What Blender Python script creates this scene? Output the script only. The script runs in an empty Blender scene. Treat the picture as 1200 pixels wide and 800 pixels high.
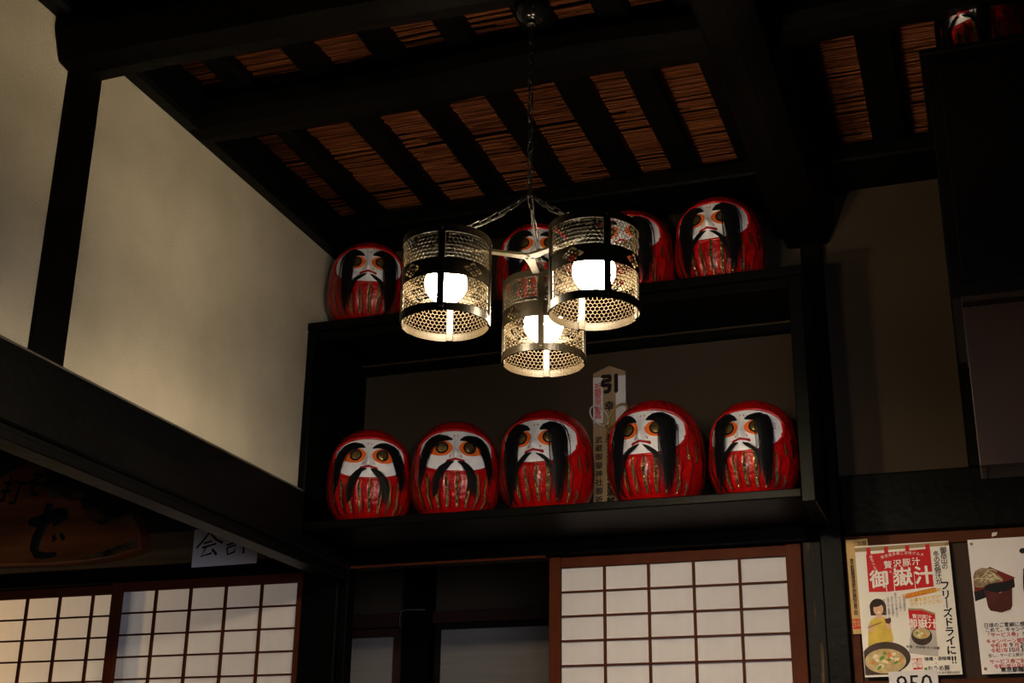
import bpy, bmesh, math, random
from mathutils import Vector, Matrix

random.seed(7)
scene = bpy.context.scene
COL = scene.collection

# ------------------------------------------------------------------ camera
FPX, YAW, PITCH, ROLL = 1595.16, math.radians(-19.412), math.radians(20.443), math.radians(0.78126)
CAM = Vector((0.0, 0.0, 1.15))
fw = Vector((math.sin(YAW) * math.cos(PITCH), math.cos(YAW) * math.cos(PITCH), math.sin(PITCH)))
r0 = Vector((math.cos(YAW), -math.sin(YAW), 0))
u0 = r0.cross(fw)
rt = math.cos(ROLL) * r0 + math.sin(ROLL) * u0
up = -math.sin(ROLL) * r0 + math.cos(ROLL) * u0
cam_data = bpy.data.cameras.new('camera')
cam_data.sensor_width = 36.0
cam_data.lens = FPX / 1200.0 * 36.0
cam_data.clip_start = 0.05
cam = bpy.data.objects.new('camera', cam_data)
cam.matrix_world = Matrix(((rt.x, up.x, -fw.x, CAM.x), (rt.y, up.y, -fw.y, CAM.y), (rt.z, up.z, -fw.z, CAM.z), (0, 0, 0, 1)))
COL.objects.link(cam)
scene.camera = cam

# ------------------------------------------------------------------ world, daylight, exposure
world = bpy.data.worlds.new('world')
scene.world = world
world.use_nodes = True
bg = world.node_tree.nodes['Background']
bg.inputs[0].default_value = (0.62, 0.72, 1.0, 1)
bg.inputs[1].default_value = 0.004

# cool daylight entering through the entrance window behind and to the right of the camera
dl = bpy.data.lights.new('daylight_window', 'AREA')
dl.shape = 'RECTANGLE'
dl.size, dl.size_y = 2.2, 1.25
dl.color = (0.80, 0.86, 1.0)
dl.energy = 110.0
dlo = bpy.data.objects.new('daylight_window', dl)
dlo.location = (1.6, -2.5, 1.2)
dlo.rotation_euler = (Vector((-0.9, 5.0, 1.6)) - Vector(dlo.location)).to_track_quat('-Z', 'Y').to_euler()
COL.objects.link(dlo)

# warm lamp of the lit room behind the far left paper doors
wl = bpy.data.lights.new('side_room_lamp', 'POINT')
wl.shadow_soft_size = 0.08
wl.color = (1.0, 0.63, 0.23)
wl.energy = 85.0
wlo = bpy.data.objects.new('side_room_lamp', wl)
wlo.location = (-4.75, 5.9, 1.75)
COL.objects.link(wlo)

# fill light added in that same back room to brighten the papers evenly
bf_ = bpy.data.lights.new('back_room_fill', 'AREA')
bf_.size = 1.0
bf_.color = (1.0, 0.90, 0.68)
bf_.energy = 8.0
bfo = bpy.data.objects.new('back_room_fill', bf_)
bfo.location = (-3.75, 6.15, 1.9)
bfo.rotation_euler = (math.radians(-90), 0, math.radians(-14))
COL.objects.link(bfo)

scene.view_settings.view_transform = 'Standard'
scene.view_settings.look = 'None'
scene.view_settings.gamma = 1.0
scene.view_settings.use_curve_mapping = False
scene.view_settings.exposure = 0.0
scene.cycles.use_denoising = True
scene.cycles.sample_clamp_indirect = 4.0
scene.cycles.max_bounces = 8
BULB_STRENGTH = 950.0

# ------------------------------------------------------------------ materials
MATS = {}

def new_mat(name):
    m = bpy.data.materials.new(name)
    m.use_nodes = True
    MATS[name] = m
    nt = m.node_tree
    return m, nt, nt.nodes['Principled BSDF']

def pbr(name, col, rough=0.6, metal=0.0, spec=0.12, coat=0.0, var=0.0, scale=(6, 6, 6), bump=0.0, bscale=40.0, col2=None, detail=4.0, ramp=(0.3, 0.7)):
    """Principled with object-space noise between two colours and an optional fine bump."""
    m, nt, b = new_mat(name)
    b.inputs['Roughness'].default_value = rough
    b.inputs['Metallic'].default_value = metal
    b.inputs['Specular IOR Level'].default_value = spec
    b.inputs['Coat Weight'].default_value = coat
    b.inputs['Coat Roughness'].default_value = 0.09
    b.inputs['Base Color'].default_value = (*col, 1)
    tc = nt.nodes.new('ShaderNodeTexCoord')
    mp = nt.nodes.new('ShaderNodeMapping')
    mp.inputs['Scale'].default_value = scale
    nt.links.new(tc.outputs['Object'], mp.inputs[0])
    if col2 is None and var > 0:
        col2 = tuple(c * (1 - var) for c in col)
    if col2 is not None:
        n = nt.nodes.new('ShaderNodeTexNoise')
        n.inputs['Scale'].default_value = 1.0
        n.inputs['Detail'].default_value = detail
        nt.links.new(mp.outputs[0], n.inputs['Vector'])
        r = nt.nodes.new('ShaderNodeValToRGB')
        r.color_ramp.elements[0].position = ramp[0]
        r.color_ramp.elements[1].position = ramp[1]
        r.color_ramp.elements[0].color = (*col2, 1)
        r.color_ramp.elements[1].color = (*col, 1)
        nt.links.new(n.outputs['Fac'], r.inputs[0])
        nt.links.new(r.outputs[0], b.inputs['Base Color'])
    if bump > 0:
        n2 = nt.nodes.new('ShaderNodeTexNoise')
        n2.inputs['Scale'].default_value = bscale
        n2.inputs['Detail'].default_value = 3.0
        nt.links.new(tc.outputs['Object'], n2.inputs['Vector'])
        bp = nt.nodes.new('ShaderNodeBump')
        bp.inputs['Strength'].default_value = bump
        bp.inputs['Distance'].default_value = 0.01
        nt.links.new(n2.outputs['Fac'], bp.inputs['Height'])
        nt.links.new(bp.outputs[0], b.inputs['Normal'])
    return m

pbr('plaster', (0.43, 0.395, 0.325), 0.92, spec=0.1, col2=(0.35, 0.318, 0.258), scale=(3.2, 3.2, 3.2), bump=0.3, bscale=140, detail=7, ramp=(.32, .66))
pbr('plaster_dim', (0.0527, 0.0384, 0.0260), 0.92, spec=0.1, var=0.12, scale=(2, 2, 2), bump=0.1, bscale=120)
pbr('dark_wood', (0.0020, 0.0018, 0.0017), 0.48, spec=0.06, col2=(0.0009, 0.0009, 0.0008), scale=(3, 3, 40), bump=0.25, bscale=30)
pbr('dark_wood_y', (0.0021, 0.0022, 0.0025), 0.42, spec=0.08, col2=(0.0010, 0.0011, 0.0013), scale=(40, 2.0, 40), bump=0.2, bscale=30)
pbr('dark_wood_x', (0.0021, 0.0020, 0.0018), 0.5, spec=0.06, col2=(0.0010, 0.0010, 0.0010), scale=(2.0, 40, 40), bump=0.25, bscale=30)
pbr('log_wood', (0.0026, 0.0018, 0.0014), 0.6, spec=0.06, col2=(0.0010, 0.0008, 0.0006), scale=(1.5, 22, 22), bump=0.5, bscale=22)
pbr('worn_wood', (0.17, 0.09, 0.035), 0.6, spec=0.12, col2=(0.006, 0.005, 0.0045), scale=(45, 45, 4), bump=0.3, bscale=40, ramp=(0.54, 0.72))
pbr('reed', (0.1352, 0.0418, 0.0135), 0.65, spec=0.10, col2=(0.0515, 0.0129, 0.0042), scale=(5, 160, 5), detail=3)
pbr('lit_edge_grey', (0.11, 0.095, 0.08), 0.8, spec=0.1, var=0.5, scale=(20, 6, 20))
pbr('roof_dark', (0.006, 0.004, 0.003), 0.9, spec=0.05)
pbr('shoji_wood', (0.075, 0.0175, 0.0062), 0.55, spec=0.05, col2=(0.050, 0.011, 0.004), scale=(10, 10, 3))
pbr('shoji_wood_dark', (0.045, 0.014, 0.009), 0.5, spec=0.3, col2=(0.03, 0.009, 0.006), scale=(10, 10, 3))
pbr('shelf_wood', (0.0024, 0.0024, 0.0023), 0.42, spec=0.07, col2=(0.0012, 0.0012, 0.0011), scale=(2.0, 30, 30), bump=0.12, bscale=50)
pbr('board_wood', (0.080, 0.024, 0.0095), 0.55, spec=0.05, col2=(0.05, 0.014, 0.006), scale=(3, 3, 18))
pbr('board_dark', (0.0400, 0.0192, 0.0096), 0.6, spec=0.15, col2=(0.0240, 0.0112, 0.0064), scale=(18, 3, 3))
pbr('plank_wood', (0.1400, 0.0875, 0.0385), 0.5, spec=0.20, col2=(0.0700, 0.0420, 0.0189), scale=(2, 25, 25))
pbr('sign_wood', (0.2500, 0.0725, 0.0175), 0.42, spec=0.3, col2=(0.0875, 0.0250, 0.0075), scale=(2.0, 8, 11), bump=0.15, bscale=14)
pbr('sign_bark', (0.12, 0.068, 0.028), 0.42, spec=0.35, col2=(0.004, 0.003, 0.0025), scale=(6, 6, 14), bump=0.9, bscale=24, ramp=(.45, .68))  # lighter tan patches put the bark's golden sheen into the colour
pbr('cabinet_wood', (0.0164, 0.0077, 0.0046), 0.5, spec=0.15, col2=(0.0087, 0.0046, 0.0039), scale=(7, 7, 3), bump=0.08, bscale=20)
pbr('cabinet_dark', (0.0024, 0.0016, 0.0012), 0.5, spec=0.08, var=0.4, scale=(7, 7, 3))
pbr('fusuma_grey', (0.2475, 0.2228, 0.2063), 0.9, spec=0.1, col2=(0.2145, 0.1940, 0.1815), scale=(3, 3, 60))
pbr('red_lacquer', (0.42, 0.0032, 0.0035), 0.22, spec=0.42, coat=0.35, col2=(0.31, 0.0022, 0.003), scale=(9, 9, 9), bump=0.7, bscale=22)
pbr('face_white', (0.80, 0.79, 0.83), 0.5, spec=0.25, col2=(0.70, 0.69, 0.73), scale=(9, 9, 9), bump=0.25, bscale=26)
pbr('orange_paint', (0.80, 0.14, 0.020), 0.5, var=0.15)
pbr('eye_black', (0.010, 0.009, 0.009), 0.4)
pbr('eye_gold', (0.55, 0.40, 0.16), 0.28, metal=0.9, col2=(0.20, 0.13, 0.05), scale=(30, 30, 30))
pbr('gold_paint', (0.66, 0.43, 0.17), 0.22, metal=1.0, col2=(0.20, 0.11, 0.04), scale=(60, 60, 60), bump=0.9, bscale=60)
pbr('mouth_red', (0.30, 0.010, 0.012), 0.5)
pbr('hair_black', (0.0045, 0.0045, 0.0055), 0.55, spec=0.22)
pbr('metal_black', (0.0042, 0.0031, 0.0017), 0.36, spec=0.05)
pbr('metal_mesh', (0.0068, 0.0045, 0.0020), 0.6, spec=0.03)
pbr('arm_brass', (0.010, 0.0076, 0.0042), 0.5, spec=0.05)
pbr('chain_metal', (0.05, 0.045, 0.04), 0.45, metal=0.9)
pbr('canopy_black', (0.0035, 0.0035, 0.004), 0.12, spec=0.35)
pbr('poster_paper', (0.74, 0.69, 0.63), 0.7, spec=0.15, var=0.05, scale=(4, 4, 4))
pbr('poster_white', (0.72, 0.68, 0.69), 0.6, spec=0.15, var=0.05, scale=(4, 4, 4))
pbr('card_white', (0.62, 0.58, 0.60), 0.7, spec=0.2, var=0.04)
pbr('ink_black', (0.012, 0.011, 0.011), 0.6)
pbr('ink_grey', (0.16, 0.15, 0.15), 0.7)
pbr('ink_red', (0.50, 0.012, 0.014), 0.55)
pbr('print_red', (0.47, 0.008, 0.012), 0.5)
pbr('print_white', (0.74, 0.68, 0.63), 0.6)
pbr('print_packet', (0.47, 0.43, 0.40), 0.5, var=0.2, scale=(12, 12, 12))
pbr('print_tan', (0.36, 0.25, 0.13), 0.6, var=0.3, scale=(3, 3, 60))
pbr('print_orange', (0.60, 0.17, 0.02), 0.6)
pbr('print_yellow', (0.66, 0.42, 0.03), 0.6)
pbr('print_shirt', (0.66, 0.46, 0.08), 0.6, var=0.25, scale=(30, 30, 30))
pbr('print_skin', (0.62, 0.36, 0.24), 0.6)
pbr('print_hair', (0.030, 0.016, 0.012), 0.6)
pbr('print_bowl', (0.055, 0.030, 0.022), 0.4, var=0.5, scale=(20, 20, 20))
pbr('print_soup', (0.58, 0.44, 0.22), 0.5, col2=(0.36, 0.25, 0.10), scale=(45, 45, 45))
pbr('print_carrot', (0.62, 0.19, 0.03), 0.5)
pbr('print_green', (0.12, 0.24, 0.03), 0.5)
pbr('print_radish', (0.68, 0.60, 0.40), 0.5)
pbr('print_noodle', (0.34, 0.25, 0.15), 0.6, col2=(0.14, 0.09, 0.05), scale=(70, 70, 70))
pbr('print_cup', (0.10, 0.020, 0.014), 0.4, var=0.5, scale=(14, 14, 14))
pbr('print_tray', (0.16, 0.014, 0.012), 0.5)
pbr('pin_brass', (0.60, 0.42, 0.16), 0.3, metal=0.9)
pbr('pale_wood', (0.55, 0.36, 0.15), 0.6, col2=(0.45, 0.28, 0.11), scale=(60, 60, 4))
pbr('fuda_wood', (0.33, 0.23, 0.14), 0.6, col2=(0.27, 0.18, 0.10), scale=(50, 50, 4))
pbr('cord_white', (0.45, 0.43, 0.42), 0.6)
pbr('cord_gold', (0.40, 0.25, 0.07), 0.45, metal=0.5)
pbr('wire_grey', (0.0800, 0.0760, 0.0720), 0.5)
pbr('floor_wood', (0.10, 0.06, 0.035), 0.5, var=0.4, scale=(2, 20, 2))

def shoji_paper(name, col):
    m, nt, b = new_mat(name)
    b.inputs['Roughness'].default_value = 0.95
    b.inputs['Specular IOR Level'].default_value = 0.1
    tc = nt.nodes.new('ShaderNodeTexCoord')
    mp = nt.nodes.new('ShaderNodeMapping'); mp.inputs['Scale'].default_value = (40, 4, 7)
    nt.links.new(tc.outputs['Object'], mp.inputs[0])
    n = nt.nodes.new('ShaderNodeTexNoise'); n.inputs['Scale'].default_value = 1.0; n.inputs['Detail'].default_value = 6
    nt.links.new(mp.outputs[0], n.inputs['Vector'])
    r = nt.nodes.new('ShaderNodeValToRGB')
    r.color_ramp.elements[0].color = (col[0] * .9, col[1] * .9, col[2] * .9, 1)
    r.color_ramp.elements[1].color = (*col, 1)
    nt.links.new(n.outputs['Fac'], r.inputs[0])
    nt.links.new(r.outputs[0], b.inputs['Base Color'])
    tr = nt.nodes.new('ShaderNodeBsdfTranslucent')
    nt.links.new(r.outputs[0], tr.inputs[0])
    mx = nt.nodes.new('ShaderNodeMixShader'); mx.inputs[0].default_value = 0.3
    out = nt.nodes['Material Output']
    nt.links.new(b.outputs[0], mx.inputs[1]); nt.links.new(tr.outputs[0], mx.inputs[2])
    nt.links.new(mx.outputs[0], out.inputs[0])
shoji_paper('shoji_paper', (0.78, 0.74, 0.75))

m, nt, b = new_mat('bulb_glass')
b.inputs['Base Color'].default_value = (0.9, 0.85, 0.75, 1)
b.inputs['Emission Color'].default_value = (1.0, 0.80, 0.52, 1)
b.inputs['Emission Strength'].default_value = BULB_STRENGTH

# ------------------------------------------------------------------ mesh helpers
class MB:
    """Collects vertices and faces; build() links them as one mesh object."""
    def __init__(self):
        self.v = []; self.f = []
    def add(self, vs, fs):
        o = len(self.v)
        self.v += [tuple(x) for x in vs]
        self.f += [tuple(i + o for i in q) for q in fs]
        return self
    def box(self, x0, x1, y0, y1, z0, z1, bev=0.0):
        if bev <= 0:
            vs = [(x0, y0, z0), (x1, y0, z0), (x1, y1, z0), (x0, y1, z0), (x0, y0, z1), (x1, y0, z1), (x1, y1, z1), (x0, y1, z1)]
            return self.add(vs, [(3, 2, 1, 0), (4, 5, 6, 7), (0, 1, 5, 4), (1, 2, 6, 5), (2, 3, 7, 6), (3, 0, 4, 7)])
        bm = bmesh.new()
        bmesh.ops.create_cube(bm, size=1.0)
        for v in bm.verts:
            v.co = Vector(((x0 + x1) / 2 + v.co.x * (x1 - x0), (y0 + y1) / 2 + v.co.y * (y1 - y0), (z0 + z1) / 2 + v.co.z * (z1 - z0)))
        bmesh.ops.bevel(bm, geom=list(bm.edges), offset=bev, segments=1, affect='EDGES')
        bm.verts.index_update()
        self.add([v.co[:] for v in bm.verts], [[v.index for v in fc.verts] for fc in bm.faces])
        bm.free()
        return self
    def tube(self, pts, rad, n=8, close=False, cap=True):
        """A tube through pts; rad a number or one per point."""
        pts = [Vector(p) for p in pts]
        k = len(pts)
        rs = rad if isinstance(rad, (list, tuple)) else [rad] * k
        o = len(self.v)
        prev = None
        for i, p in enumerate(pts):
            if close:
                t = pts[(i + 1) % k] - pts[i - 1]
            else:
                t = pts[min(i + 1, k - 1)] - pts[max(i - 1, 0)]
            t.normalize()
            if prev is None:
                a = Vector((0, 0, 1)) if abs(t.z) < 0.9 else Vector((1, 0, 0))
            else:
                a = prev
            e1 = (a - t * a.dot(t)).normalized()
            prev = e1
            e2 = t.cross(e1)
            for j in range(n):
                an = 2 * math.pi * j / n
                self.v.append(tuple(p + (e1 * math.cos(an) + e2 * math.sin(an)) * rs[i]))
        for i in range(k if close else k - 1):
            for j in range(n):
                a0 = o + i * n + j; a1 = o + i * n + (j + 1) % n
                b0 = o + ((i + 1) % k) * n + j; b1 = o + ((i + 1) % k) * n + (j + 1) % n
                self.f.append((a0, a1, b1, b0))
        if cap and not close:
            self.f.append(tuple(o + j for j in range(n))[::-1])
            self.f.append(tuple(o + (k - 1) * n + j for j in range(n)))
        return self
    def lathe(self, prof, n=48, c=(0, 0, 0), cap=True):
        """prof: (r, z) from bottom to top, around Z at c."""
        o = len(self.v)
        for r, z in prof:
            for j in range(n):
                a = 2 * math.pi * j / n
                self.v.append((c[0] + r * math.cos(a), c[1] + r * math.sin(a), c[2] + z))
        for i in range(len(prof) - 1):
            for j in range(n):
                self.f.append((o + i * n + j, o + i * n + (j + 1) % n, o + (i + 1) * n + (j + 1) % n, o + (i + 1) * n + j))
        if cap:
            self.f.append(tuple(o + j for j in range(n))[::-1])
            self.f.append(tuple(o + (len(prof) - 1) * n + j for j in range(n)))
        return self
    def prism(self, poly, y0, y1):
        """poly of (x, z), counter-clockwise seen from -Y, extruded from y0 (front) to y1."""
        n = len(poly)
        vs = [(x, y0, z) for x, z in poly] + [(x, y1, z) for x, z in poly]
        fs = [tuple(range(n)), tuple(range(2 * n - 1, n - 1, -1))]
        fs += [(i, i + n, (i + 1) % n + n, (i + 1) % n) for i in range(n)]
        return self.add(vs, fs)
    def mesh(self, name, mat, smooth=False):
        me = bpy.data.meshes.new(name)
        me.from_pydata(self.v, [], self.f)
        me.validate()
        me.materials.append(MATS[mat])
        if smooth:
            me.polygons.foreach_set('use_smooth', [True] * len(me.polygons))
        me.update()
        return me
    def build(self, name, mat, parent=None, smooth=False):
        return link(name, self.mesh(name, mat, smooth), parent)

def link(name, data, parent=None):
    o = bpy.data.objects.new(name, data)
    COL.objects.link(o)
    if parent is not None:
        o.parent = parent
    return o

def tag(o, label=None, cat=None, group=None, kind=None):
    if label: o['label'] = label
    if cat: o['category'] = cat
    if group: o['group'] = group
    if kind: o['kind'] = kind
    return o

def empty(name, loc, rz=0.0, scale=1.0):
    o = bpy.data.objects.new(name, None)
    o.empty_display_size = 0.05
    o.location = loc
    o.rotation_euler = (0, 0, rz)
    o.scale = (scale, scale, scale)
    COL.objects.link(o)
    return o

def text_mesh(name, s, mat, size, parent, loc, rot=(math.pi / 2, 0, 0), bold=0.0, align='CENTER', line=1.0, shear=0.0, extr=0.0002, sx=1.0):
    cu = bpy.data.curves.new(name, 'FONT')
    cu.body = s
    cu.size = size
    cu.align_x = align
    cu.align_y = 'CENTER'
    cu.space_line = line
    cu.extrude = extr
    cu.shear = shear
    cu.resolution_u = 2
    tmp = bpy.data.objects.new('tmp_text', cu)
    COL.objects.link(tmp)
    dg = bpy.context.evaluated_depsgraph_get()
    me = bpy.data.meshes.new_from_object(tmp.evaluated_get(dg))
    bpy.data.objects.remove(tmp)
    bpy.data.curves.remove(cu)
    if bold > 0:                         # heavier strokes: shifted copies of the outline
        vs = [v.co.copy() for v in me.vertices]
        fs = [list(p.vertices) for p in me.polygons]
        w = bold * size
        V2, F2 = [], []
        for k, (ox, oy) in enumerate(((0, 0), (w, 0), (-w, 0), (0, w), (0, -w))):
            o0 = len(V2)
            V2 += [(v.x + ox, v.y + oy, v.z + k * 1e-5) for v in vs]
            F2 += [[i + o0 for i in f] for f in fs]
        bpy.data.meshes.remove(me)
        me = bpy.data.meshes.new(name)
        me.from_pydata(V2, [], F2)
    me.name = name
    me.materials.clear()
    me.materials.append(MATS[mat])
    o = link(name, me, parent)
    o.location = loc
    o.rotation_euler = rot
    o.scale = (sx, 1, 1)
    return o

# ------------------------------------------------------------------ the setting
YB = 5.0            # plane of the back wall's sliding doors
Z_RAFT, Z_MAT = 3.60, 3.65

tag(MB().box(-5.4, 1.6, -0.6, 6.6, -0.06, 0.0).build('floor', 'floor_wood'), 'dark boarded floor of the room', kind='structure')
tag(MB().box(-2.50, -2.45, 0.4, 4.99, 2.40, 3.62).build('wall_left', 'plaster'), 'beige plaster wall above the long black beam', kind='structure')
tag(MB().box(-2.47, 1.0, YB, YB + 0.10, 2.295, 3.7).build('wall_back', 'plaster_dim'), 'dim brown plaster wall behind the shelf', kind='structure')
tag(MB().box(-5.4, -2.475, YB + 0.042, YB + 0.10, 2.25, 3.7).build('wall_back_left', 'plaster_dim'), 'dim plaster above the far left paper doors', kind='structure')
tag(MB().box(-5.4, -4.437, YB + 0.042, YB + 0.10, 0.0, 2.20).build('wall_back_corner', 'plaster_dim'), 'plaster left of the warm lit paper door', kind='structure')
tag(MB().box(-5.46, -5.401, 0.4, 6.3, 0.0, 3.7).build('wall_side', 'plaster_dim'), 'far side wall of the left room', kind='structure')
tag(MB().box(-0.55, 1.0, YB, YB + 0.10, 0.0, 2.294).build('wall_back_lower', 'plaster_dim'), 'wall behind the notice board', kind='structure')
tag(MB().box(-5.4, 2.4, 0.30, 0.40, 1.98, 3.75).build('wall_shade_header', 'plaster_dim'), 'added header wall out of view, shading the ceiling from daylight', kind='structure')  # unseen header added to keep daylight off the ceiling and upper shelf
tag(MB().add([(-2.70, 5.101, 0), (-2.64, 5.101, 0), (-3.20, 6.238, 0), (-3.26, 6.238, 0), (-2.70, 5.101, 3.2), (-2.64, 5.101, 3.2), (-3.20, 6.238, 3.2), (-3.26, 6.238, 3.2)], [(3, 2, 1, 0), (4, 5, 6, 7), (0, 1, 5, 4), (1, 2, 6, 5), (2, 3, 7, 6), (3, 0, 4, 7)]).build('wall_spill_block', 'plaster_dim'), 'added hidden partition keeping lamp spill out of the room beyond the open door', kind='structure')  # slanted and out of sight, added to stop the side room lamp spilling through
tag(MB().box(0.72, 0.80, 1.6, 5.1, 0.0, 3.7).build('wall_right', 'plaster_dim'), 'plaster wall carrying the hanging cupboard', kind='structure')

# flat ceiling: dark roof boards, reed mat, rafters
ceil = tag(MB().box(-2.6, 1.0, 0.4, 5.1, 3.69, 3.75).build('ceiling', 'roof_dark'), 'dark ceiling of reeds laid over black rafters', kind='structure')
reeds = MB()
rr = random.Random(3)
y = 2.3
while y < 5.0:
    d = rr.uniform(0.006, 0.011)
    x0 = -2.56
    while x0 < 0.70:
        ln = rr.uniform(0.7, 1.6)
        z = Z_MAT + rr.uniform(0.0, 0.012)
        dy0, dy1 = rr.uniform(-.004, .004), rr.uniform(-.004, .004)
        pts = [(x0, y + dy0, z), (x0 + ln * .5, y + (dy0 + dy1) / 2 + rr.uniform(-.003, .003), z - rr.uniform(0, .005)), (x0 + ln, y + dy1, z + rr.uniform(-.004, .004))]
        reeds.tube(pts, d * rr.uniform(.45, .62), n=5)
        x0 += ln * 0.97
    y += d * rr.uniform(0.95, 1.35) + (0.008 if rr.random() < 0.10 else 0)
tag(reeds.build('reed_mat', 'reed', ceil, smooth=True), kind='stuff')

mats_ref = [(-2.395, -2.331), (-2.192, -2.037), (-1.898, -1.757), (-1.628, -1.498), (-1.378, -1.235), (-1.10, -0.99), (-0.86, -0.736), (-0.348, -0.228), (-0.10, 0.02)]
edges = [-2.47] + [e for mt in mats_ref for e in (mt[0] * 1.012, mt[1] * 0.992)] + [0.16]
for i in range(0, len(edges), 2):
    a, c = edges[i], edges[i + 1]
    if c - a > 0.3:            # wide dark gap: two rafters on either side of the great beam
        spans = [(a, a + 0.13), (c - 0.12, c)]
    else:
        spans = [(a, c)]
    for s0, s1 in spans:
        rb = MB()
        n = 9
        prof = []
        for k in range(n):
            yy = 1.6 + (4.98 - 1.6) * k / (n - 1)
            w0, w1, dz = rr.uniform(-.004, .004), rr.uniform(-.004, .004), rr.uniform(-.004, .004)
            prof.append([(s0 + w0, yy, Z_MAT + .03), (s0 + w0, yy, Z_RAFT + .012 + dz), (s0 + w0 + .012, yy, Z_RAFT + dz), (s1 + w1 - .012, yy, Z_RAFT + dz), (s1 + w1, yy, Z_RAFT + .012 + dz), (s1 + w1, yy, Z_MAT + .03)])
        vs = [p for q in prof for p in q]
        fs = [(k * 6 + j, k * 6 + (j + 1) % 6, (k + 1) * 6 + (j + 1) % 6, (k + 1) * 6 + j) for k in range(n - 1) for j in range(6)]
        fs += [tuple(range(6))[::-1], tuple((n - 1) * 6 + j for j in range(6))]
        rb.add(vs, fs).build('rafter', 'dark_wood_y', ceil)

def hewn_log(name, path, ry, rz, mat, ncs=10, flat=0.0, jit=0.06, seed=1):
    """A log along X with a roughly round, hewn cross-section."""
    q = random.Random(seed)
    cs = []
    for j in range(ncs):
        a = 2 * math.pi * (j + .5) / ncs
        cx, cz = math.cos(a), math.sin(a)
        e = 2.0 + flat
        k = (abs(cx) ** e + abs(cz) ** e) ** (-1 / e)
        cs.append((cx * k * q.uniform(1 - jit, 1 + jit), cz * k * q.uniform(1 - jit, 1 + jit)))
    vs, fs = [], []
    for (x, yy, z) in path:
        s = q.uniform(.97, 1.03)
        vs += [(x, yy + c0 * ry * s, z + c1 * rz * s) for c0, c1 in cs]
    n = len(path)
    for i in range(n - 1):
        for j in range(ncs):
            fs.append((i * ncs + j, i * ncs + (j + 1) % ncs, (i + 1) * ncs + (j + 1) % ncs, (i + 1) * ncs + j))
    fs += [tuple(range(ncs)), tuple((n - 1) * ncs + j for j in range(ncs))[::-1]]
    return MB().add(vs, fs).build(name, mat)

p1 = [(-2.445 + i * .29, 2.925 + .05 * (i / 10), 3.457 + .008 * math.sin(i * .7)) for i in range(11)]
tag(hewn_log('ceiling_beam', p1, .100, .143, 'log_wood', ncs=10, flat=1.6, jit=.04, seed=5), 'thick hewn beam at top left carrying the lamp chain', 'beam', 'heavy ceiling beams')
p2 = [(-2.44 + i * .29, 3.60 + .012 * math.sin(i * 1.1), 3.524 + .006 * math.sin(i * 1.7)) for i in range(11)]
tag(hewn_log('ceiling_beam', p2, .082, .075, 'log_wood', ncs=10, flat=0.6, jit=.05, seed=9), 'round slender log crossing below the rafters between the two thicker beams', 'beam', 'heavy ceiling beams')
tag(MB().box(-2.45, 0.70, 4.60, 4.86, 3.535, 3.60, .008).build('ceiling_beam', 'dark_wood_x'), 'straight dark beam over the upper row of dolls', 'beam', 'heavy ceiling beams')
gb = hewn_log('ceiling_beam', [(i * .35, 0, 0) for i in range(11)], .115, .125, 'log_wood', ncs=10, flat=2.5, jit=.03, seed=12)
gb.rotation_euler = (0, 0, math.pi / 2); gb.location = (-0.53, 1.48, 3.50)
tag(gb, 'great squared beam running from front to back right of the lamp', 'beam', 'heavy ceiling beams')
tag(MB().box(-2.53, -2.395, 0.4, 5.0, 3.46, 3.60, .012).build('wall_plate', 'dark_wood_y'), 'black beam along the top of the beige left wall', 'beam')

# left wall: short strut and long beam with its grooved rail
tag(MB().box(-2.46, -2.43, 2.905, 3.045, 2.415, 3.47, .004).build('wall_strut', 'dark_wood'), 'short black upright on the left plaster wall', 'post')
lb = tag(MB().box(-2.505, -2.415, 0.4, 4.94, 2.195, 2.415, .006).build('lintel_beam', 'dark_wood_y'), 'long black beam below the left plaster wall', 'beam')
MB().box(-2.495, -2.43, 0.4, 4.94, 2.178, 2.20).build('groove', 'dark_wood_y', lb)
MB().box(-2.452, -2.413, 0.4, 4.49, 2.410, 2.4165, .002).build('lit_edge', 'lit_edge_grey', lb)  # paler strip painted as the lit chamfer along the beam's top
MB().box(-2.50, -2.42, 0.4, 4.94, 2.15, 2.178, .003).build('rail', 'dark_wood_y', lb)

# corner post at the left end of the shelf, lintels, posts on the right
cp = tag(MB().box(-2.60, -2.475, YB - .05, YB + .038, 0.0, 2.235, .006).build('corner_post', 'dark_wood'), 'black corner post below the left end of the shelf', 'post')
MB().box(-2.475, -2.445, YB - .02, YB + .05, 0.0, 2.25, .003).build('jamb', 'dark_wood', cp)
MB().box(-2.645, -2.60, YB - .03, YB + .05, 0.0, 2.25, .003).build('jamb', 'dark_wood', cp)
ln = tag(MB().box(-2.474, -0.60, YB - .035, YB + .06, 2.212, 2.292, .004).build('door_lintel', 'dark_wood_x'), 'black lintel over the sliding doors under the shelf', 'beam')
MB().box(-2.445, -1.60, YB - .045, YB - .028, 2.204, 2.213).build('edge_strip', 'shoji_wood', ln)
tag(MB().box(-5.3, -2.605, YB - .03, YB + .07, 2.206, 2.268, .003).build('door_lintel', 'dark_wood_x'), 'dark lintel over the sliding doors at far left', 'beam')
tag(MB().box(-5.3, -2.605, YB - .05, YB + .041, 2.268, 2.405, .004).build('wall_plank', 'plank_wood'), 'brown plank above the far left sliding doors', 'plank')
tag(MB().box(-0.47, 0.71, YB - .06, YB - .001, 2.222, 2.44, .005).build('wall_beam', 'dark_wood_x'), 'black beam above the notice board', 'beam')
po = tag(MB().box(-0.555, -0.475, YB - .06, YB + .04, 0.0, 3.55, .005).build('pillar', 'dark_wood'), 'black pillar between shelf and notice board', 'post')
MB().box(-0.622, -0.556, YB - .03, YB + .04, 0.0, 2.21, .003).build('worn_jamb', 'worn_wood', po)
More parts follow.
